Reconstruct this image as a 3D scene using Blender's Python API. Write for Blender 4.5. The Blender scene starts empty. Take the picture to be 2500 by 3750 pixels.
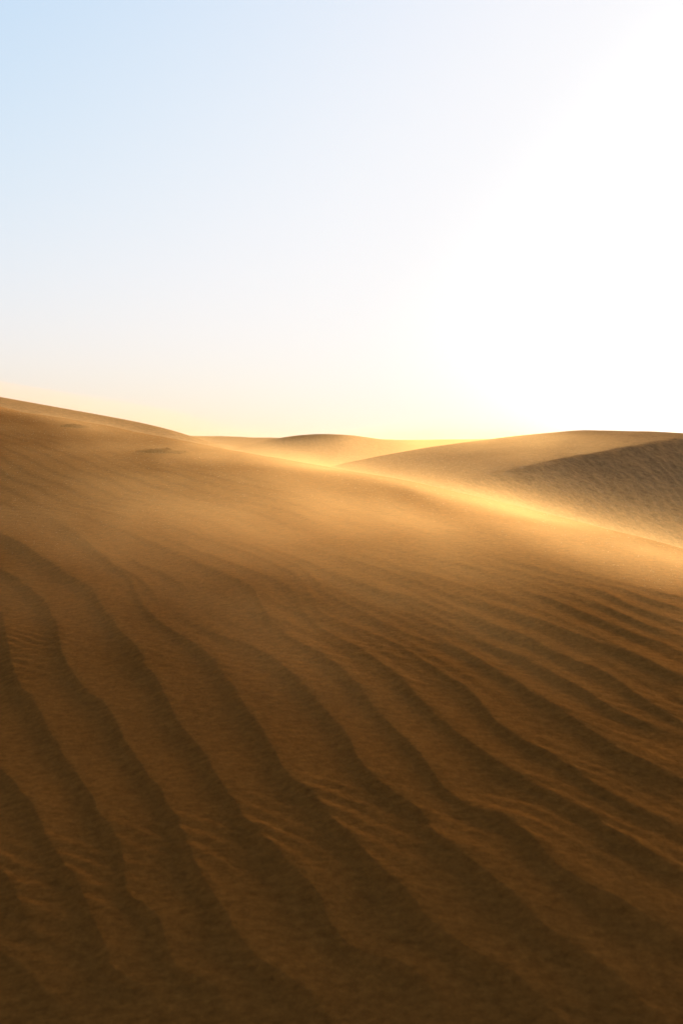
import bpy, math
import numpy as np
R = math.radians
rng = np.random.default_rng(7)
sc = bpy.context.scene
col = sc.collection

# ------------------------------------------------------------------ camera, sky, sun, exposure
CAM_PITCH = math.atan((1875 - 1625) / 5208)
cam_d = bpy.data.cameras.new('camera')
cam = bpy.data.objects.new('camera', cam_d); col.objects.link(cam)
cam.location = (0, 0, 0)
cam.rotation_euler = (R(90) - CAM_PITCH, 0, 0)
cam_d.sensor_fit = 'VERTICAL'; cam_d.sensor_height = 36; cam_d.lens = 50
cam_d.clip_start = 0.05; cam_d.clip_end = 6000
cam_d.dof.use_dof = True; cam_d.dof.focus_distance = 12.5; cam_d.dof.aperture_fstop = 4.5
sc.camera = cam

EXPO = 0.6
GLOW = 1.2        # how far the sky keeps brightening around the sun
SUN_AZ, SUN_EL = R(24), R(12)
world = bpy.data.worlds.new('World'); sc.world = world; world.use_nodes = True
wn = world.node_tree; bg = wn.nodes['Background']
sky = wn.nodes.new('ShaderNodeTexSky'); sky.sky_type = 'NISHITA'; sky.sun_disc = False
sky.sun_elevation = SUN_EL; sky.sun_rotation = SUN_AZ
sky.air_density = 1.5; sky.dust_density = 1.0; sky.ozone_density = 6.0; sky.altitude = 0
# the sky is rolled off softly towards white, as dusty desert air and film do
sep = wn.nodes.new('ShaderNodeSeparateXYZ'); comb = wn.nodes.new('ShaderNodeCombineXYZ')
wn.links.new(sky.outputs[0], sep.inputs[0])
for i, k in enumerate((0.59, 0.485, 0.60)):
    a = wn.nodes.new('ShaderNodeMath'); a.operation = 'MULTIPLY'; a.inputs[1].default_value = -k
    b = wn.nodes.new('ShaderNodeMath'); b.operation = 'EXPONENT'
    c = wn.nodes.new('ShaderNodeMath'); c.operation = 'SUBTRACT'; c.inputs[0].default_value = 1.0
    e = wn.nodes.new('ShaderNodeMath'); e.operation = 'MULTIPLY_ADD'; e.inputs[1].default_value = .485; e.inputs[2].default_value = -3.0
    f = wn.nodes.new('ShaderNodeMath'); f.operation = 'MAXIMUM'; f.inputs[1].default_value = 0
    g = wn.nodes.new('ShaderNodeMath'); g.operation = 'ADD'
    f2 = wn.nodes.new('ShaderNodeMath'); f2.operation = 'MULTIPLY'
    f3 = wn.nodes.new('ShaderNodeMath'); f3.operation = 'MULTIPLY'; f3.inputs[1].default_value = GLOW * .12 * (1, .86, .68)[i]
    f4 = wn.nodes.new('ShaderNodeMath'); f4.operation = 'MINIMUM'; f4.inputs[1].default_value = 5.0 * (1, .86, .68)[i]
    wn.links.new(f.outputs[0], f2.inputs[0]); wn.links.new(f.outputs[0], f2.inputs[1]); wn.links.new(f2.outputs[0], f3.inputs[0]); wn.links.new(f3.outputs[0], f4.inputs[0])
    wn.links.new(sep.outputs[1], e.inputs[0]); wn.links.new(e.outputs[0], f.inputs[0])
    d = wn.nodes.new('ShaderNodeMath'); d.operation = 'MULTIPLY'; d.inputs[1].default_value = 1 / (0.1 * 2 ** EXPO)
    wn.links.new(sep.outputs[i], a.inputs[0]); wn.links.new(a.outputs[0], b.inputs[0])
    wn.links.new(b.outputs[0], c.inputs[1])
    if i == 0:
        xr = wn.nodes.new('ShaderNodeMath'); xr.operation = 'MULTIPLY'; xr.inputs[1].default_value = 0.65
        wn.links.new(sep.outputs[0], xr.inputs[0])
    if True:   # sky dimmed away from the sun, to deepen shade on the sand
        w1 = wn.nodes.new('ShaderNodeMath'); w1.operation = 'MULTIPLY_ADD'; w1.use_clamp = True
        w1.inputs[1].default_value = (1.15, 1.12, 1.12)[i]; w1.inputs[2].default_value = (.03, .0, .0)[i]
        w2 = wn.nodes.new('ShaderNodeMath'); w2.operation = 'MULTIPLY'
        wn.links.new(xr.outputs[0], w1.inputs[0]); wn.links.new(w1.outputs[0], w2.inputs[0]); wn.links.new(c.outputs[0], w2.inputs[1])
        c = w2
    wn.links.new(c.outputs[0], g.inputs[0]); wn.links.new(f4.outputs[0], g.inputs[1]); wn.links.new(g.outputs[0], d.inputs[0]); wn.links.new(d.outputs[0], comb.inputs[i])
wn.links.new(comb.outputs[0], bg.inputs[0]); bg.inputs[1].default_value = 0.1

sd = bpy.data.lights.new('sun', 'SUN'); sd.energy = 4.5; sd.angle = R(32); sd.color = (1, 0.82, 0.56)
sun = bpy.data.objects.new('sun', sd); col.objects.link(sun)
sun.rotation_euler = (R(90) - SUN_EL, 0, math.pi - SUN_AZ)
sun.location = (20, 45, 8)

sc.view_settings.view_transform = 'Standard'; sc.view_settings.look = 'None'
sc.view_settings.exposure = EXPO; sc.view_settings.gamma = 1
sc.cycles.max_bounces = 8; sc.cycles.volume_bounces = 3
sc.cycles.sample_clamp_indirect = 10

# ------------------------------------------------------------------ helpers
def vnoise(x, y, seed=0):
    """smooth value noise on arrays, -1..1"""
    xi = np.floor(x).astype(np.int64); yi = np.floor(y).astype(np.int64)
    fx = x - xi; fy = y - yi
    fx = fx * fx * fx * (fx * (fx * 6 - 15) + 10); fy = fy * fy * fy * (fy * (fy * 6 - 15) + 10)
    def h(a, b):
        n = (a * 374761393 + b * 668265263 + seed * 2246822519) & 0xffffffff
        n = ((n ^ (n >> 13)) * 1274126177) & 0xffffffff
        n = n ^ (n >> 16)
        return (n & 0xffff) / 32767.5 - 1
    a = h(xi, yi); b = h(xi + 1, yi); c = h(xi, yi + 1); d = h(xi + 1, yi + 1)
    return (a * (1 - fx) + b * fx) * (1 - fy) + (c * (1 - fx) + d * fx) * fy

def fbm(x, y, seed=0, oct=3):
    v = 0; a = 1; s = 0
    for k in range(oct):
        v = v + a * vnoise(x * 2 ** k, y * 2 ** k, seed + k * 17); s += a; a *= .5
    return v / s

def sstep(a, b, x):
    t = np.clip((x - a) / (b - a), 0, 1); return t * t * (3 - 2 * t)

def grid_mesh(name, X, Y, Z, mat, closed=False, props=None):
    n, m = X.shape
    co = np.stack([X, Y, Z], -1).reshape(-1, 3).astype(np.float32)
    i = np.arange(n - 1)[:, None]
    j = np.arange(m if closed else m - 1)[None, :]
    j2 = (j + 1) % m
    q = np.stack([i * m + j, i * m + j2, (i + 1) * m + j2, (i + 1) * m + j], -1).reshape(-1, 4).astype(np.int32)
    me = bpy.data.meshes.new(name)
    me.vertices.add(len(co)); me.vertices.foreach_set('co', co.ravel())
    me.loops.add(q.size); me.loops.foreach_set('vertex_index', q.ravel())
    me.polygons.add(len(q))
    me.polygons.foreach_set('loop_start', np.arange(0, q.size, 4, dtype=np.int32))
    me.polygons.foreach_set('use_smooth', np.ones(len(q), dtype=bool))
    me.update(calc_edges=True); me.validate()
    me.materials.append(mat)
    o = bpy.data.objects.new(name, me); col.objects.link(o)
    for k, v in (props or {}).items(): o[k] = v
    return o

# ------------------------------------------------------------------ sand material
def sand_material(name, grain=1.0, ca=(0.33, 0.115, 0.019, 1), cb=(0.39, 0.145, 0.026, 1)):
    m = bpy.data.materials.new(name); m.use_nodes = True
    nt = m.node_tree; N = nt.nodes; L = nt.links
    b = N['Principled BSDF']
    b.inputs['Roughness'].default_value = 0.95
    b.inputs['Specular IOR Level'].default_value = 0.0
    geo = N.new('ShaderNodeNewGeometry')
    def noise(scale, detail, mapping=None):
        t = N.new('ShaderNodeTexNoise'); t.inputs['Scale'].default_value = scale
        t.inputs['Detail'].default_value = detail
        if mapping:
            mp = N.new('ShaderNodeMapping'); mp.inputs['Rotation'].default_value = (0, 0, mapping[0])
            mp.inputs['Scale'].default_value = mapping[1]
            L.new(geo.outputs['Position'], mp.inputs[0]); L.new(mp.outputs[0], t.inputs['Vector'])
        else:
            L.new(geo.outputs['Position'], t.inputs['Vector'])
        return t
    big = noise(0.9, 3)
    fine = noise(60 / grain, 5)
    grains = noise(34 / grain, 9); grains.inputs['Roughness'].default_value = .78
    mixA = N.new('ShaderNodeMix'); mixA.data_type = 'RGBA'
    mixA.inputs['A'].default_value = ca
    mixA.inputs['B'].default_value = cb
    L.new(big.outputs[0], mixA.inputs['Factor'])
    strk = noise(16 / grain, 5, (R(-12), (1.0, 2.4, 1.0)))
    mixB = N.new('ShaderNodeMix'); mixB.data_type = 'RGBA'; mixB.blend_type = 'MULTIPLY'
    mixB.inputs['Factor'].default_value = 1
    rmp = N.new('ShaderNodeMapRange')
    rmp.inputs['From Min'].default_value = .3; rmp.inputs['From Max'].default_value = .7
    rmp.inputs['To Min'].default_value = .50; rmp.inputs['To Max'].default_value = 1.5
    av = N.new('ShaderNodeMix'); av.data_type = 'FLOAT'; av.inputs[0].default_value = .3
    L.new(grains.outputs[0], av.inputs[2]); L.new(strk.outputs[0], av.inputs[3])
    L.new(av.outputs[0], rmp.inputs[0])
    L.new(mixA.outputs['Result'], mixB.inputs['A']); L.new(rmp.outputs[0], mixB.inputs['B'])
    L.new(mixB.outputs['Result'], b.inputs['Base Color'])
    bu = N.new('ShaderNodeBump'); bu.inputs['Strength'].default_value = .8; bu.inputs['Distance'].default_value = .005 * grain
    bu0 = N.new('ShaderNodeBump'); bu0.inputs['Strength'].default_value = .15; bu0.inputs['Distance'].default_value = .03 * grain
    L.new(strk.outputs[0], bu0.inputs['Height']); L.new(bu0.outputs[0], bu.inputs['Normal'])
    L.new(fine.outputs[0], bu.inputs['Height'])
    bu2 = N.new('ShaderNodeBump'); bu2.inputs['Strength'].default_value = .5; bu2.inputs['Distance'].default_value = .008 * grain
    L.new(grains.outputs[0], bu2.inputs['Height']); L.new(bu.outputs[0], bu2.inputs['Normal'])
    L.new(bu2.outputs[0], b.inputs['Normal'])
    return m
SAND = sand_material('sand', 1.0)
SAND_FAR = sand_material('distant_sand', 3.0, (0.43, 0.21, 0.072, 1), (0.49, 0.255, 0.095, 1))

# ------------------------------------------------------------------ foreground dune: base surface
FPX = 5208.0; HZ = 1625.0      # photo pixels per unit tangent, horizon row
ET = (0.587, -0.810); ES = (0.810, 0.587); ORG = (0.0, 12.0)
def ts(x, y):
    dx = x - ORG[0]; dy = y - ORG[1]
    return dx * ET[0] + dy * ET[1], dx * ES[0] + dy * ES[1]
def s_crest(t): return -0.0125 * (np.clip(t, -14, 9) + 1.5) ** 2
_cx = np.array([-700, -300, 0, 230, 330, 600, 1000, 1250, 1569, 1888, 2207, 2500, 2800, 3100])
_cy = np.array([1385, 1440, 1497, 1545, 1562, 1612, 1683, 1730, 1795, 1875, 1962, 2060, 2180, 2300])
_t = np.linspace(-8.5, 5.2, 60)
_s = s_crest(_t)
_X = ORG[0] + _t * ET[0] + _s * ES[0]; _Y = ORG[1] + _t * ET[1] + _s * ES[1]
_py = np.interp(1250 + FPX * _X / _Y, _cx, _cy)
ZP = np.polyfit(_t, (HZ - _py) / FPX * _Y, 4)
def z_crest(t):
    tc = np.clip(t, -8.0, 5.0)
    z = np.polyval(ZP, tc)
    dl = np.polyval(np.polyder(ZP), -8.0); dr = np.polyval(np.polyder(ZP), 5.0)
    return z + np.where(t < -8, -1.2 * np.tanh((-8 - t) / 10) * .3, 0) + np.where(t > 5, -.2 * np.clip(t - 5, 0, 4) - .06 * np.clip(t - 5, 0, 4) ** 2 - 1.2 * np.tanh(np.maximum(t - 9, 0) / 1.5), 0)
FM, FK = 0.30, 2.4
GROUND = -3.6
def base_h(x, y):
    t, s = ts(x, y)
    d = s_crest(t) - s                     # >0 on the camera's side
    df = np.maximum(d, 0); db = np.maximum(-d, 0)
    front = FM * (df - FK * (1 - np.exp(-df / FK)))
    front = front + .006 * np.maximum(df - 2.3, 0) ** 2
    back = 0.48 * (np.sqrt(db ** 2 + 1.1 ** 2) - 1.1)
    front = np.minimum(front, 2.6 + .1 * df)
    z = z_crest(t) - front - back
    lo = GROUND + .3 * fbm(x * .05, y * .05, 5)
    k = .35
    return lo + k * np.logaddexp(0, (z - lo) / k)

def project(px, py):
    """photo pixel -> point on the base surface (used to survey where the ripples lie)"""
    px = np.asarray(px, float); py = np.asarray(py, float)
    c, s_ = math.cos(CAM_PITCH), math.sin(CAM_PITCH)
    u = (px - 1250) / FPX; v = (1875 - py) / FPX
    dx = u; dy = c + v * s_; dz = -s_ + v * c
    lo = np.full(px.shape, 2.0); hi = np.full(px.shape, np.nan)
    r = np.full(px.shape, 2.0); done = np.zeros(px.shape, bool)
    while r.max() < 16 and not done.all():
        below = (dz * r < base_h(dx * r, dy * r)) & ~done
        hi = np.where(below, r, hi); done |= below
        r = r + .05
    hi = np.where(np.isnan(hi), 16, hi); lo = hi - .05
    for _ in range(12):
        mid = (lo + hi) / 2; b = dz * mid < base_h(dx * mid, dy * mid)
        hi = np.where(b, mid, hi); lo = np.where(b, lo, mid)
    return dx * hi, dy * hi

#RIPPLES#
LINES = [
 [(170,1890),(250,1940),(330,2000),(405,2060),(471,2120),(500,2180),(534,2233),(603,2296),(660,2331),(735,2377),(786,2417),(827,2486),(861,2549),(903,2606),(943,2675),(984,2732),(1030,2800),(1064,2873),(1121,2915),(1144,2938),(1190,2989),(1236,3052),(1288,3104),(1374,3179),(1460,3248),(1506,3317),(1546,3380),(1604,3420),(1661,3460),(1715,3495),(1789,3540),(1887,3603),(1967,3661),(2080,3760),(2200,3860)],
 [(-90,1920),(60,1990),(150,2042),(218,2089),(270,2124),(321,2147),(356,2200),(402,2267),(459,2331),(505,2385),(545,2450),(600,2540),(640,2610),(689,2700),(765,2793),(813,2880),(829,2925),(886,2995),(932,3047),(984,3110),(1047,3190),(1110,3242),(1156,3288),(1202,3357),(1225,3420),(1260,3470),(1317,3500),(1403,3523),(1477,3546),(1540,3581),(1581,3638),(1620,3700),(1700,3800)],
 [(1215,3480),(1248,3529),(1305,3575),(1334,3621),(1357,3673),(1400,3760)],
 [(649,2256),(712,2290),(775,2313),(832,2342),(903,2359),(949,2388),(995,2411),(1030,2451),(1087,2503),(1121,2543),(1167,2589),(1213,2640),(1253,2692),(1288,2740),(1317,2800),(1351,2855),(1397,2892),(1449,2926),(1500,2955),(1540,2995),(1569,3047),(1600,3090),(1650,3125),(1700,3165),(1743,3190),(1795,3230),(1847,3271),(1898,3317),(1944,3368),(2002,3420),(2059,3454),(2117,3495),(2174,3540),(2249,3586),(2318,3650),(2400,3720),(2560,3840)],
 [(300,1890),(450,1945),(600,2008),(720,2060),(829,2112),(903,2141),(943,2187),(966,2244),(989,2279),(1041,2325),(1098,2353),(1156,2394),(1202,2428),(1253,2457),(1294,2508),(1334,2549),(1368,2612),(1420,2663),(1460,2698),(1506,2744),(1546,2784),(1575,2830),(1610,2885),(1657,2938),(1715,2972),(1772,2989),(1830,3004),(1875,3025),(1921,3062),(1960,3110),(2002,3160),(2036,3196),(2099,3230),(2157,3265),(2220,3294),(2289,3334),(2363,3380),(2432,3431),(2500,3460),(2650,3540)],
 [(400,1900),(560,1955),(700,2010),(820,2058),(932,2101),(1007,2124),(1053,2153),(1087,2187),(1110,2240),(1150,2285),(1190,2308),(1248,2342),(1299,2376),(1351,2405),(1408,2445),(1449,2486),(1489,2520),(1523,2560),(1563,2606),(1604,2646),(1650,2675),(1700,2721),(1760,2765),(1850,2820),(1950,2880),(2025,2926),(2071,2955),(2117,2978),(2174,3001),(2220,3041),(2289,3087),(2346,3121),(2404,3167),(2461,3202),(2520,3235),(2660,3300)],
 [(520,1890),(660,1940),(800,1990),(930,2042),(1041,2089),(1098,2130),(1140,2190),(1175,2245),(1259,2279),(1305,2302),(1357,2325),(1420,2348),(1477,2376),(1517,2411),(1563,2440),(1609,2468),(1657,2497),(1715,2537),(1755,2583),(1789,2623),(1830,2669),(1887,2704),(1944,2735),(2002,2760),(2060,2800),(2150,2860),(2250,2930),(2350,2990),(2500,3060),(2650,3120)],
 [(750,1935),(880,1990),(1010,2045),(1110,2090),(1150,2130),(1190,2170),(1240,2196),(1288,2210),(1334,2239),(1385,2267),(1431,2296),(1489,2325),(1546,2348),(1600,2365),(1657,2382),(1715,2405),(1772,2440),(1830,2474),(1887,2508),(1944,2549),(2002,2572),(2059,2612),(2117,2652),(2174,2686),(2232,2732),(2289,2761),(2380,2810),(2500,2870),(2640,2930)],
 [(1260,2170),(1334,2205),(1403,2227),(1460,2239),(1517,2256),(1563,2279),(1615,2302),(1661,2320),(1703,2343),(1761,2368),(1830,2388),(1887,2405),(1956,2434),(2002,2457),(2059,2497),(2117,2526),(2174,2554),(2232,2589),(2289,2617),(2346,2646),(2404,2675),(2500,2704),(2640,2750)],
 [(860,1965),(1000,2020),(1120,2068),(1225,2112),(1282,2130),(1334,2147),(1397,2170),(1449,2181),(1517,2193),(1575,2222),(1610,2242),(1657,2256),(1743,2273),(1801,2302),(1858,2325),(1921,2342),(2002,2388),(2059,2411),(2117,2434),(2174,2451),(2232,2480),(2289,2520),(2346,2560),(2404,2595),(2461,2629),(2500,2652),(2640,2690)],
 [(1000,1975),(1150,2020),(1300,2065),(1420,2100),(1500,2125),(1600,2160),(1646,2181),(1715,2210),(1784,2233),(1858,2250),(1921,2273),(2002,2296),(2059,2319),(2145,2348),(2203,2376),(2289,2399),(2358,2428),(2432,2462),(2500,2486),(2640,2530)],
 [(1160,1990),(1300,2036),(1440,2076),(1560,2110),(1634,2135),(1715,2158),(1784,2181),(1841,2204),(1898,2228)],
 [(1780,2140),(1875,2175),(1944,2193),(2013,2210),(2059,2233),(2117,2256),(2174,2279),(2249,2308),(2318,2336),(2404,2359),(2500,2399),(2640,2440)],
 [(1350,1990),(1500,2030),(1650,2066),(1780,2098),(1875,2130),(1944,2147),(2002,2170),(2059,2198),(2117,2210),(2174,2233),(2232,2250),(2289,2273),(2346,2296),(2404,2313),(2500,2340),(2640,2380)],
 [(1450,1985),(1600,2025),(1730,2060),(1850,2092),(1921,2112),(2002,2130),(2088,2150),(2174,2180),(2243,2205),(2317,2240),(2404,2262),(2500,2290),(2640,2330)],
 [(1600,1985),(1750,2030),(1880,2066),(2000,2100),(2088,2122),(2174,2140),(2260,2165),(2346,2198),(2432,2221),(2500,2239),(2640,2275)],
 [(1850,2020),(1980,2062),(2090,2096),(2200,2125),(2300,2150),(2400,2175),(2500,2195),(2640,2225)],
 [(-200,1990),(-60,2060),(52,2118),(109,2153),(161,2204),(195,2250),(215,2330),(240,2434),(287,2503),(344,2549),(390,2589),(419,2640),(448,2692),(476,2744),(505,2800),(545,2852),(586,2909),(609,2961),(649,3018),(683,3093),(706,3167),(741,3242),(792,3294),(827,3351),(850,3415),(903,3490),(943,3535),(1030,3581),(1075,3615),(1133,3661),(1200,3730),(1300,3840)],
 [(-30,2140),(5,2240),(35,2400),(75,2526),(115,2566),(155,2612),(178,2663),(207,2721),(238,2790),(293,2863),(333,2915),(367,2984),(402,3041),(436,3110),(455,3180),(455,3260),(494,3320),(545,3345),(597,3391),(612,3460),(615,3530),(650,3575),(723,3598),(792,3632),(840,3690),(900,3790)],
 [(-160,2560),(-80,2700),(0,2823),(57,2875),(103,2932),(143,3012),(178,3098),(218,3156),(276,3225),(304,3294),(327,3368),(367,3420),(390,3489),(425,3563),(476,3604),(534,3627),(575,3690),(620,3780)],
 [(-150,2950),(-70,3080),(0,3179),(34,3242),(63,3299),(92,3362),(138,3443),(170,3500)],
 [(-200,3300),(-100,3430),(-30,3490),(34,3518),(92,3540),(149,3598),(207,3655),(241,3700),(300,3790)],
 [(298,2015),(356,2038),(413,2066),(471,2095),(540,2150),(600,2215)],
 [(373,1990),(459,2032),(540,2080),(620,2110),(700,2180)],
]

def ripple_height(X, Y):
    H = np.zeros_like(X)
    P = []
    for ln in LINES:
        a = np.array(ln, float)
        seg = np.hypot(*np.diff(a, axis=0).T); c = np.r_[0, np.cumsum(seg)]
        n = max(int(c[-1] / 22), 4)
        q = np.linspace(0, c[-1], n)
        px = np.interp(q, c, a[:, 0]); py = np.interp(q, c, a[:, 1])
        k = np.array([1, 2, 1]) / 4
        for _ in range(1):
            px[1:-1] = np.convolve(px, k, 'valid'); py[1:-1] = np.convolve(py, k, 'valid')
        wx, wy = project(px, py)
        P.append((wx, wy))
    allp = [np.stack(p, -1) for p in P]
    for i, p in enumerate(allp):
        oth = np.concatenate([q for j, q in enumerate(allp) if j != i])
        D = np.sqrt(((p[:, None] - oth[None]) ** 2).sum(-1)).min(1)
        w = np.clip(D, .12, .34)
        for _ in range(8):
            w[1:-1] = (w[:-2] + 2 * w[1:-1] + w[2:]) / 4
        Lc = np.r_[0, np.cumsum(np.hypot(*np.diff(p, axis=0).T))]
        tap = sstep(-.5, 1.3, Lc) * sstep(0, .35, Lc[-1] - Lc)
        amp = w * .078 * tap
        lo = p.min(0) - .45; hi = p.max(0) + .45
        sel = np.nonzero((X > lo[0]) & (X < hi[0]) & (Y > lo[1]) & (Y < hi[1]))[0]
        if not len(sel): continue
        x = X[sel]; y = Y[sel]
        best = np.full(len(sel), 9.0); sg = np.zeros(len(sel)); wv = np.ones(len(sel)); av = np.zeros(len(sel))
        for k in range(len(p) - 1):
            a = p[k]; b = p[k + 1]; ab = b - a; l2 = (ab ** 2).sum()
            cm = (np.abs(x - (a[0] + b[0]) / 2) < .5) & (np.abs(y - (a[1] + b[1]) / 2) < .5)
            ix = np.nonzero(cm)[0]
            if not len(ix): continue
            xx = x[ix] - a[0]; yy = y[ix] - a[1]
            u = np.clip((xx * ab[0] + yy * ab[1]) / l2, 0, 1)
            dx = xx - u * ab[0]; dy = yy - u * ab[1]
            d = np.hypot(dx, dy)
            m = d < best[ix]; ii = ix[m]
            best[ii] = d[m]
            sg[ii] = np.sign(ab[0] * dy[m] - ab[1] * dx[m])      # + = left of the line's direction (far side)
            wv[ii] = w[k] + (w[k + 1] - w[k]) * u[m]; av[ii] = amp[k] + (amp[k + 1] - amp[k]) * u[m]
        e = .005
        d = np.sqrt(best ** 2 + e * e) - e
        lee = sg < 0
        L = np.where(lee, .52 * wv, .85 * wv)
        bb = np.clip(1 - d / L, 0, 1); bb = np.where(lee, bb ** 2.6, bb ** 1.1)
        H[sel] += av * bb
    return H

def small_ripples(X, Y, r):
    """fine wind ripples in patches, running more nearly across the slope than the big ones"""
    t, s = ts(X, Y)
    wob = .07 * fbm(X * 1.3, Y * 1.3, 31, 2) + .03 * fbm(X * 5, Y * 5, 33, 3)
    ang = R(-37)
    q = X * math.sin(-ang) + Y * math.cos(ang) + wob + .25 * fbm(X * .35, Y * .35, 41, 2)
    ph = q / .078
    p = ph - np.floor(ph)
    prof = np.where(p < .65, p / .65, (1 - p) / .35)
    prof = prof * prof * (3 - 2 * prof)
    patch = sstep(-.25, .3, fbm(X * .9 + 3, Y * 1.5, 52, 2)) 
    return .0052 * prof * patch * (.55 + .45 * fbm(X * 3, Y * 3, 57, 2))

def far_ripples(X, Y):
    """low soft ripples near the crest"""
    t, s = ts(X, Y)
    d = s_crest(t) - s
    q = s * 1.0 + .08 * t + .22 * fbm(X * .5, Y * .5, 61, 2) + .03 * fbm(X * 3, Y * 3, 63, 2)
    ph = q / .17
    prof = .5 + .5 * np.sin(2 * math.pi * ph + .6 * np.sin(2 * math.pi * ph))
    m = sstep(.3, 1.2, d) * (1 - sstep(2.0, 3.6, d))
    return .0095 * prof * m * (.5 + .5 * fbm(X * .7, Y * .7, 77, 2))

az = np.concatenate([np.linspace(-180, -40, 50, endpoint=False), np.linspace(-40, -17, 160, endpoint=False),
                     np.linspace(-17, 17, 760, endpoint=False), np.linspace(17, 40, 160, endpoint=False),
                     np.linspace(40, 180, 50, endpoint=False)])
rr = np.concatenate([[.02, .4, .9, 1.4, 2.0], np.geomspace(2.4, 21, 1050), np.geomspace(21.3, 60, 40)])
A_, R_ = np.meshgrid(np.radians(az), rr)
X = (R_ * np.sin(A_)); Y = (R_ * np.cos(A_))
x = X.ravel(); y = Y.ravel()
h = base_h(x, y)
wx_ = .018 * fbm(x * 5, y * 5, 101, 3); wy_ = .018 * fbm(x * 5, y * 5, 103, 3)
h = h + ripple_height(x + wx_, y + wy_) + small_ripples(x, y, None) * sstep(40, 18, np.hypot(x, y)) + far_ripples(x, y)
h = h + .02 * fbm(x * .8, y * .8, 91, 2)
rad = np.hypot(x, y)
h = h - .35 * sstep(18, 55, rad)
grid_mesh('sand_dune', X, Y, h.reshape(X.shape), SAND, closed=True,
          props=dict(kind='structure'))

# ------------------------------------------------------------------ two crusty clumps half buried below the crest
def crust_material():
    m = bpy.data.materials.new('dry_crust'); m.use_nodes = True
    nt = m.node_tree; b = nt.nodes['Principled BSDF']; b.inputs['Roughness'].default_value = 1
    b.inputs['Specular IOR Level'].default_value = 0
    n = nt.nodes.new('ShaderNodeTexNoise'); n.inputs['Scale'].default_value = 45; n.inputs['Detail'].default_value = 5
    g = nt.nodes.new('ShaderNodeNewGeometry'); nt.links.new(g.outputs['Position'], n.inputs['Vector'])
    x = nt.nodes.new('ShaderNodeMix'); x.data_type = 'RGBA'
    x.inputs['A'].default_value = (.30, .115, .018, 1); x.inputs['B'].default_value = (.40, .155, .026, 1)
    nt.links.new(n.outputs[0], x.inputs['Factor']); nt.links.new(x.outputs['Result'], b.inputs['Base Color'])
    u = nt.nodes.new('ShaderNodeBump'); u.inputs['Distance'].default_value = .01
    nt.links.new(n.outputs[0], u.inputs['Height']); nt.links.new(u.outputs[0], b.inputs['Normal'])
    return m
CRUST = crust_material()
def clump(x0, y0, length, height, depth, heading, profile, seed, label, cat='sand clump'):
    n, k = 90, 34
    U, V = np.meshgrid(np.linspace(-1, 1, n), np.linspace(-1, 1, k), indexing='ij')
    lx = U * length / 2; ly = V * depth / 2
    ca, sa = math.cos(heading), math.sin(heading)
    X = x0 + lx * ca - ly * sa; Y = y0 + lx * sa + ly * ca
    edge = np.clip(1 - np.abs(V + .35) ** 1.3 / 1.35 ** 1.3, 0, 1) * np.clip((1 - V) * 1.6, 0, 1)
    ph = np.interp(U, profile[0], profile[1])
    Z = height * ph * edge * (1 + .45 * fbm(X * 30, Y * 30, seed, 3))
    Z = Z + .012 * fbm(X * 60, Y * 60, seed + 3, 2) * (ph > .05) * edge
    gz = base_h(X, Y)
    Z = gz - .012 * (1 - np.clip(ph * edge * 6, 0, 1)) - .006 + Z + .006 * np.clip(ph * edge * 3, 0, 1)
    Z[[0, -1], :] = gz[[0, -1], :] - .05; Z[:, [0, -1]] = gz[:, [0, -1]] - .05
    o = grid_mesh('sand_clump', X - x0, Y - y0, Z - base_h(x0, y0), CRUST, props=dict(label=label, category=cat, group='clumps half buried below the dune crest'))
    o.location = (x0, y0, float(base_h(x0, y0)))
cx_, cy_ = project(np.array([275.0, 588.0]), np.array([1562.0, 1652.0]))
clump(cx_[0], cy_[0], .42, .032, .26, R(-14), ([-1, -.6, -.25, 0, .3, .65, 1], [0, .25, .8, 1, .6, .45, 0]), 5,
      'small rounded ochre clump half buried in sand, nearest the dune crest at left')
clump(cx_[1], cy_[1], .58, .032, .26, R(-8), ([-1, -.5, 0, .28, .42, .6, .75, 1], [0, .35, .7, 1, .4, .25, .4, 0]), 9,
      'longer ochre clump with a thin raised ridge, lower right of the rounded clump')

# ------------------------------------------------------------------ dunes behind
def ridge_dune(name, pts, nrm, prof_front, prof_back, wf, wb, res, seed, ripple=None, und=.05):
    """pts: (photo column, photo row, metres away) along the ridge; nrm points away from the camera"""
    p = np.array([((px - 1250) / FPX * D, D, (HZ - py) / FPX * D) for px, py, D in pts])
    c = np.r_[0, np.cumsum(np.hypot(*np.diff(p[:, :2], axis=0).T))]
    q = np.linspace(0, c[-1], res[0])
    P = np.stack([np.interp(q, c, p[:, k]) for k in range(3)], -1)
    for _ in range(max(4, res[0] // 12)):
        P[1:-1] = (P[:-2] + 2 * P[1:-1] + P[2:]) / 4
    d = np.concatenate([-wf * np.linspace(1, 0, res[1], endpoint=False) ** 1.6, wb * np.linspace(0, 1, res[1] // 3) ** 1.6])
    n = np.array(nrm) / math.hypot(*nrm)
    X = P[:, 0][None] + d[:, None] * n[0]; Y = P[:, 1][None] + d[:, None] * n[1]
    dd = np.repeat(d[:, None], len(q), 1)
    Z = P[:, 2][None] - np.where(dd < 0, prof_front(-dd, q[None] / c[-1]), prof_back(np.maximum(dd, 0)))
    Z = Z + und * fbm(X * .25, Y * .25, seed) * (1 - np.exp(-np.abs(dd) / 1.5))
    if ripple: Z = Z + ripple(X, Y, dd)
    return grid_mesh(name, X, Y, Z, SAND_FAR, props=dict(kind='structure'))

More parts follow.
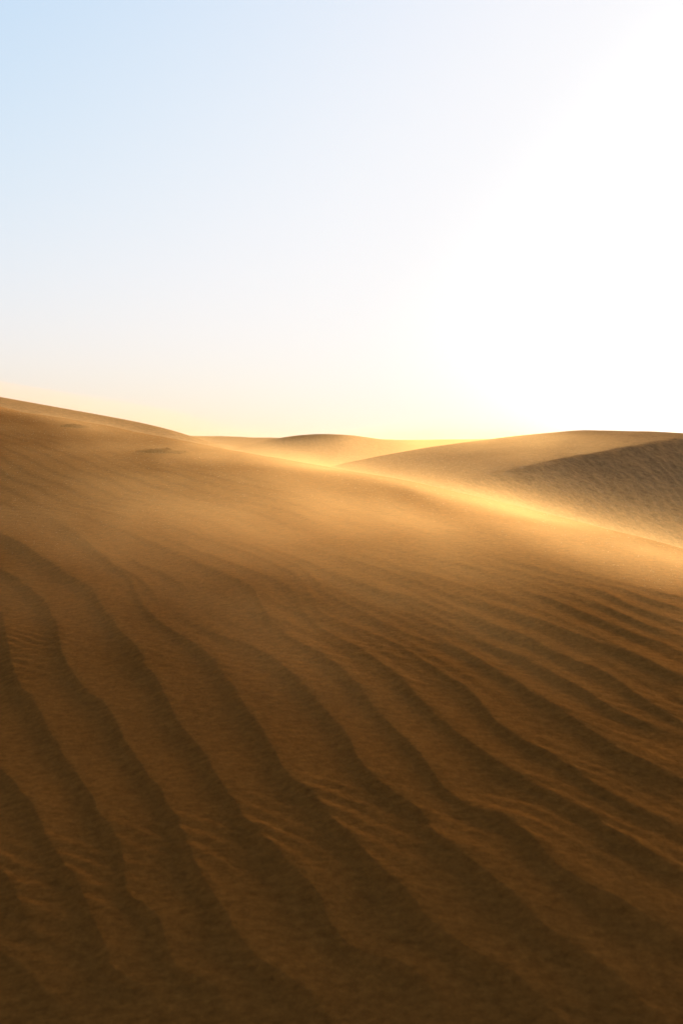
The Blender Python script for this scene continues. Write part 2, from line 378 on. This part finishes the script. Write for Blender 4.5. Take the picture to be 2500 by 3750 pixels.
def rip_mid(X, Y, dd):
    q = X * .80 + Y * .35 + .25 * fbm(X * .5, Y * .5, 8, 2) + .16 * fbm(X * 1.7, Y * 1.7, 9, 3)
    ph = q / .26; p = ph - np.floor(ph)
    prof = np.where(p < .6, p / .6, (1 - p) / .4); prof = prof * prof * (3 - 2 * prof)
    return .022 * prof * sstep(.0, 1.5, -dd) + .045 * fbm(X * 2.6, Y * 2.6, 13, 4)
def slopeprof(m, k, m0=0.0):
    return lambda d, u=0: m0 * d + (m - m0) * (d - k * (1 - np.exp(-d / k)))

# left shoulder of the foreground dune, further back
SHOULDER = [(-900, 1300, 26), (-400, 1385, 25.5), (0, 1458, 25), (240, 1500, 24.5), (420, 1533, 24), (520, 1556, 23.7), (620, 1588, 23.3), (760, 1640, 23), (1000, 1740, 22.5), (1300, 1900, 22), (1600, 2080, 22)]
ridge_dune('far_shoulder_dune', SHOULDER,
           (.55, .83), slopeprof(.09, 2.5), slopeprof(.45, 1.5), 14, 14, (220, 160), 3)
# rippled dark dune on the right
ridge_dune('rippled_dune', [(1150, 1960, 25.0), (1380, 1850, 25.6), (1585, 1780, 26.5), (1688, 1756, 27.2), (1808, 1731, 28), (1928, 1709, 28.8), (2127, 1671, 30.2), (2318, 1635, 31.6), (2500, 1606, 33), (2800, 1570, 35.5), (3300, 1560, 39), (3900, 1620, 43)],
           (-.42, .91), slopeprof(.62, .12), slopeprof(.32, .8), 16, 9, (900, 420), 11, ripple=rip_mid)
# big smooth dune behind it
BROAD = [(900, 1810, 38), (1100, 1740, 40), (1250, 1699, 42), (1400, 1668, 44), (1569, 1638, 46), (1688, 1622, 47), (1888, 1596, 49), (2127, 1574, 51), (2286, 1579, 52), (2500, 1598, 53), (2800, 1640, 54), (3200, 1700, 56), (3700, 1780, 58)]
ridge_dune('broad_dune', BROAD,
           (-.3, .95), lambda d, u=0: slopeprof(.045, 1.0)(d) + .03 * np.maximum(d - 7, 0) ** 2, slopeprof(.35, 2), 19, 22, (420, 240), 21, und=.1)
# small dune in the distance
ridge_dune('distant_dune', [(700, 1690, 66), (860, 1640, 66), (980, 1611, 66), (1080, 1594, 66), (1180, 1588, 66), (1280, 1593, 67), (1420, 1612, 68), (1550, 1634, 69), (1700, 1665, 86), (1900, 1700, 88)],
           (.1, 1), slopeprof(.30, .9), slopeprof(.3, 3), 26, 30, (240, 140), 27, und=.1)
ridge_dune('horizon_dune', [(-2500, 1585, 170), (-600, 1592, 165), (300, 1596, 160), (700, 1594, 155), (900, 1603, 155), (1100, 1606, 160), (1500, 1612, 170), (2300, 1600, 180), (4500, 1590, 200)],
           (0, 1), slopeprof(.06, 8), slopeprof(.08, 10), 70, 60, (240, 90), 37, und=.2)

# ------------------------------------------------------------------ desert floor out to the horizon
ga = np.linspace(-180, 180, 240, endpoint=False); gr = np.geomspace(15, 5000, 150)
A_, R_ = np.meshgrid(np.radians(ga), gr)
X = R_ * np.sin(A_); Y = R_ * np.cos(A_)
Z = GROUND + .3 * fbm(X * .05, Y * .05, 5) - .12 + .6 * fbm(X * .012, Y * .012, 71, 3) * sstep(80, 300, R_)
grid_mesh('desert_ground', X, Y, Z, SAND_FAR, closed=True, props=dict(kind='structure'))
#VOLUMES#
# ------------------------------------------------------------------ blown sand streaming off the crest
def blowing_sand(org, et, es, sp_, zp, trange, reach, fm, fk, rho, H0, Hs, lee, front_boost, front_len, tramp, puff=0.0):
    ORG, ET, ES, ZP, FM, FK = org, et, es, zp, fm, fk
    tt = np.linspace(*trange, 64); dd = np.concatenate([np.linspace(reach[0], 0, 18, endpoint=False), -np.linspace(0, reach[1], 40)])
    clampt = lambda v: np.clip(v, *trange)
    T, D = np.meshgrid(tt, dd)
    S = np.polyval(sp_, T) - D
    X = ORG[0] + T * ET[0] + S * ES[0]; Y = ORG[1] + T * ET[1] + S * ES[1]
    df = np.maximum(D, 0); db = np.maximum(-D, 0)
    ref = np.polyval(ZP, T) - FM * (df - FK * (1 - np.exp(-df / FK))) - .10 * db
    top = ref + H0 * 6 + Hs * 5 * db; bot = ref - .12 - np.minimum(db * .5, 1.6)
    n, m = X.shape
    co = np.concatenate([np.stack([X, Y, top], -1).reshape(-1, 3), np.stack([X, Y, bot], -1).reshape(-1, 3)])
    F = []
    N = n * m
    for i in range(n - 1):
        for j in range(m - 1):
            a = i * m + j; F.append((a, a + m, a + m + 1, a + 1)); b = a + N; F.append((b, b + 1, b + m + 1, b + m))
    for i in range(n - 1):
        for j in (0, m - 1):
            a = i * m + j; q = (a, a + N, a + m + N, a + m); F.append(q if j == 0 else q[::-1])
    for j in range(m - 1):
        for i in (0, n - 1):
            a = i * m + j; q = (a, a + 1, a + 1 + N, a + N); F.append(q if i == 0 else q[::-1])
    me = bpy.data.meshes.new('blowing_sand'); me.from_pydata(co.tolist(), [], F); me.update()
    import bmesh
    bm = bmesh.new(); bm.from_mesh(me); bmesh.ops.recalc_face_normals(bm, faces=bm.faces); bm.to_mesh(me); bm.free()
    mt = bpy.data.materials.new('blowing_sand'); mt.use_nodes = True
    nt = mt.node_tree; N_ = nt.nodes; L = nt.links
    N_.remove(N_['Principled BSDF'])
    def M(op, a, b=0.0, c=None):
        nd = N_.new('ShaderNodeMath'); nd.operation = op
        for k, v in enumerate((a, b, c)):
            if v is None: continue
            if isinstance(v, (int, float)): nd.inputs[k].default_value = v
            else: L.new(v, nd.inputs[k])
        return nd.outputs[0]
    geo = N_.new('ShaderNodeNewGeometry')
    sp = N_.new('ShaderNodeSeparateXYZ'); L.new(geo.outputs['Position'], sp.inputs[0])
    x, y, z = sp.outputs
    y0 = M('SUBTRACT', y, ORG[1])
    t = M('MULTIPLY_ADD', x, ET[0], M('MULTIPLY', y0, ET[1]))
    s = M('MULTIPLY_ADD', x, ES[0], M('MULTIPLY', y0, ES[1]))
    tc = M('MAXIMUM', M('MINIMUM', t, float(trange[1])), float(trange[0]))
    def poly(p):
        v = M('MULTIPLY_ADD', tc, float(p[0]), float(p[1]))
        for c in p[2:]: v = M('MULTIPLY_ADD', v, tc, float(c))
        return v
    scn = poly(sp_); zc = poly(ZP)
    d = M('SUBTRACT', scn, s)
    df = M('MAXIMUM', d, 0.0); db = M('MAXIMUM', M('MULTIPLY', d, -1.0), 0.0)
    e = M('EXPONENT', M('MULTIPLY', df, -1 / FK))
    front = M('MULTIPLY', M('SUBTRACT', df, M('MULTIPLY', M('SUBTRACT', 1.0, e), FK)), FM)
    h = M('ADD', M('ADD', M('SUBTRACT', z, zc), front), M('MULTIPLY', db, .10))
    hp = M('MAXIMUM', h, 0.0)
    H = M('MULTIPLY_ADD', db, Hs, H0)
    v = M('EXPONENT', M('MULTIPLY', M('DIVIDE', hp, H), -1.0))
    fall = M('EXPONENT', M('MULTIPLY', db, -1 / lee))
    ffall = 1.0 + front_boost
    fall = M('MULTIPLY', fall, M('MULTIPLY_ADD', M('EXPONENT', M('MULTIPLY', db, -1 / .15)), front_boost, 1.0))
    fall = M('MULTIPLY', fall, M('GREATER_THAN', db, 0.0)); fall = M('ADD', fall, M('MULTIPLY', M('LESS_THAN', db, 1e-9), 1.0 + front_boost))
    ramp = N_.new('ShaderNodeMapRange'); ramp.interpolation_type = 'SMOOTHSTEP'; L.new(t, ramp.inputs[0])
    for k, v_ in enumerate(tramp): ramp.inputs[k + 1].default_value = v_
    fade = N_.new('ShaderNodeMapRange'); fade.interpolation_type = 'SMOOTHSTEP'; L.new(t, fade.inputs[0])
    for k, v_ in enumerate((trange[1] - 2.4, trange[1], 1, 0)): fade.inputs[k + 1].default_value = v_
    ffall = M('MULTIPLY', ramp.outputs[0], fade.outputs[0])
    ffall = M('MULTIPLY', ffall, M('EXPONENT', M('MULTIPLY', df, -1 / front_len)))
    cb = N_.new('ShaderNodeCombineXYZ'); L.new(M('MULTIPLY', t, .4), cb.inputs[0]); L.new(M('MULTIPLY', s, 1.3), cb.inputs[1]); L.new(M('MULTIPLY', z, .8), cb.inputs[2])
    nz = N_.new('ShaderNodeTexNoise'); nz.inputs['Scale'].default_value = 1.3; nz.inputs['Detail'].default_value = 6
    L.new(cb.outputs[0], nz.inputs['Vector'])
    streak = N_.new('ShaderNodeMapRange'); streak.inputs['From Min'].default_value = .3; streak.inputs['From Max'].default_value = .7
    streak.inputs['To Min'].default_value = .0; streak.inputs['To Max'].default_value = 2.1
    L.new(nz.outputs[0], streak.inputs[0])
    dens = M('MULTIPLY', M('MULTIPLY', M('MULTIPLY', v, fall), M('MULTIPLY', ffall, streak.outputs[0])), rho)
    if puff:
        g1 = M('MULTIPLY', M('SUBTRACT', d, 2.0), 1 / 1.25); g2 = M('MULTIPLY', M('SUBTRACT', t, 1.8), 1 / 1.9)
        g = M('EXPONENT', M('MULTIPLY', M('ADD', M('MULTIPLY', g1, g1), M('MULTIPLY', g2, g2)), -1.0))
        dens = M('ADD', dens, M('MULTIPLY', M('MULTIPLY', g, M('MULTIPLY', streak.outputs[0], puff)), M('EXPONENT', M('MULTIPLY', hp, -1 / .13))))
    pv = N_.new('ShaderNodeVolumePrincipled')
    pv.inputs['Color'].default_value = (1, .645, .29, 1); pv.inputs['Anisotropy'].default_value = .72
    pv.inputs['Absorption Color'].default_value = (0, 0, 0, 1)
    L.new(dens, pv.inputs['Density'])
    L.new(pv.outputs[0], N_['Material Output'].inputs['Volume'])
    mt.cycles.volume_step_rate = 0.12
    me.materials.append(mt)
    o = bpy.data.objects.new('blowing_sand', me); col.objects.link(o)
    o['kind'] = 'stuff'
    return o
blowing_sand(ORG, ET, ES, np.array([-.0125, -.0375, -.0125 * 2.25]), ZP, (-8.3, 5.8), (4.8, 11), FM, FK, .026, .075, .014, 2.6, 28.0, 1.9, (-6, 4, .36, 1.25), .58)
def ridge_plume(pts, nrm, trange, reach, fm, fk, *rest):
    p = np.array([((px - 1250) / FPX * D, D, (HZ - py) / FPX * D) for px, py, D in pts])
    n = np.array(nrm) / math.hypot(*nrm); e = np.array((n[1], -n[0])); o_ = p[len(p) // 2, :2]
    t = (p[:, :2] - o_) @ e; sv = (p[:, :2] - o_) @ n
    q = np.linspace(max(t.min(), trange[0] - 1), min(t.max(), trange[1] + 1), 60)
    i = np.argsort(t)
    blowing_sand(tuple(o_), tuple(e), tuple(n), np.polyfit(q, np.interp(q, t[i], sv[i]), 3), np.polyfit(q, np.interp(q, t[i], p[i, 2]), 6), trange, reach, fm, fk, *rest)
# over the shoulder on the left, and one added to brighten the broad dune's face and rim
ridge_plume(SHOULDER, (.55, .83), (-6, 3), (3, 5), .09, 2.5, .022, .045, .01, 1.0, 4.0, 2.0, (-6, 4, 1, 1))
ridge_plume(BROAD, (-.3, .95), (-11, 10), (10, 6), .045, 1.0, .013, .15, .015, 2, 4.0, 8.0, (-4.5, 3, .0, 1.4))

# ------------------------------------------------------------------ single grains caught in the light
def flying_grains(n):
    t = rng.uniform(-7, 5.5, n); d = rng.uniform(-10, 3.2, n); d = np.where((t > 1.5) & (d > .8), -d * 2, d)
    s = s_crest(t) - d
    X = ORG[0] + t * ET[0] + s * ES[0]; Y = ORG[1] + t * ET[1] + s * ES[1]
    df = np.maximum(d, 0); db = np.maximum(-d, 0)
    ref = z_crest(t) - FM * (df - FK * (1 - np.exp(-df / FK))) - .10 * db
    Z = ref + rng.exponential(.09 + .03 * db)
    c = np.stack([X, Y, Z], -1)
    sz = rng.uniform(.0006, .0015, (n, 1, 1))
    tet = np.array([(1, 0, -.7), (-1, 0, -.7), (0, 1, .7), (0, -1, .7)])[None] * sz
    ax = np.array([.95, .25, .12]); st = rng.uniform(0, 3.0, (n, 1))
    v = tet + (tet @ ax)[..., None] * ax * st[..., None] + rng.normal(0, .0003, (n, 4, 3)) + c[:, None]
    v = v.reshape(-1, 3)
    f = np.array([(0, 1, 2), (0, 3, 1), (0, 2, 3), (1, 3, 2)])[None] + 4 * np.arange(n)[:, None, None]
    f = f.reshape(-1, 3).astype(np.int32)
    me = bpy.data.meshes.new('flying_sand_grains')
    me.vertices.add(len(v)); me.vertices.foreach_set('co', v.astype(np.float32).ravel())
    me.loops.add(f.size); me.loops.foreach_set('vertex_index', f.ravel())
    me.polygons.add(len(f)); me.polygons.foreach_set('loop_start', np.arange(0, f.size, 3, dtype=np.int32))
    me.update(calc_edges=True)
    m = bpy.data.materials.new('quartz_grain'); m.use_nodes = True
    b = m.node_tree.nodes['Principled BSDF']; b.inputs['Base Color'].default_value = (.75, .45, .17, 1)
    b.inputs['Roughness'].default_value = .35
    me.materials.append(m)
    o = bpy.data.objects.new('flying_sand_grains', me); col.objects.link(o); o['kind'] = 'stuff'
flying_grains(50000)

# ------------------------------------------------------------------ dusty air
def haze():
    import bmesh
    me = bpy.data.meshes.new('haze'); bm = bmesh.new()
    bmesh.ops.create_cube(bm, size=1)
    bmesh.ops.scale(bm, vec=(12000, 12000, 9), verts=bm.verts); bmesh.ops.translate(bm, vec=(0, 0, -1.2), verts=bm.verts)
    bm.to_mesh(me); bm.free()
    mt = bpy.data.materials.new('haze'); mt.use_nodes = True; nt = mt.node_tree
    nt.nodes.remove(nt.nodes['Principled BSDF'])
    pv = nt.nodes.new('ShaderNodeVolumePrincipled')
    pv.inputs['Color'].default_value = (1, .74, .48, 1); pv.inputs['Density'].default_value = .0003; pv.inputs['Anisotropy'].default_value = .6
    nt.links.new(pv.outputs[0], nt.nodes['Material Output'].inputs['Volume'])
    me.materials.append(mt)
    o = bpy.data.objects.new('haze', me); col.objects.link(o); o['kind'] = 'stuff'
haze()
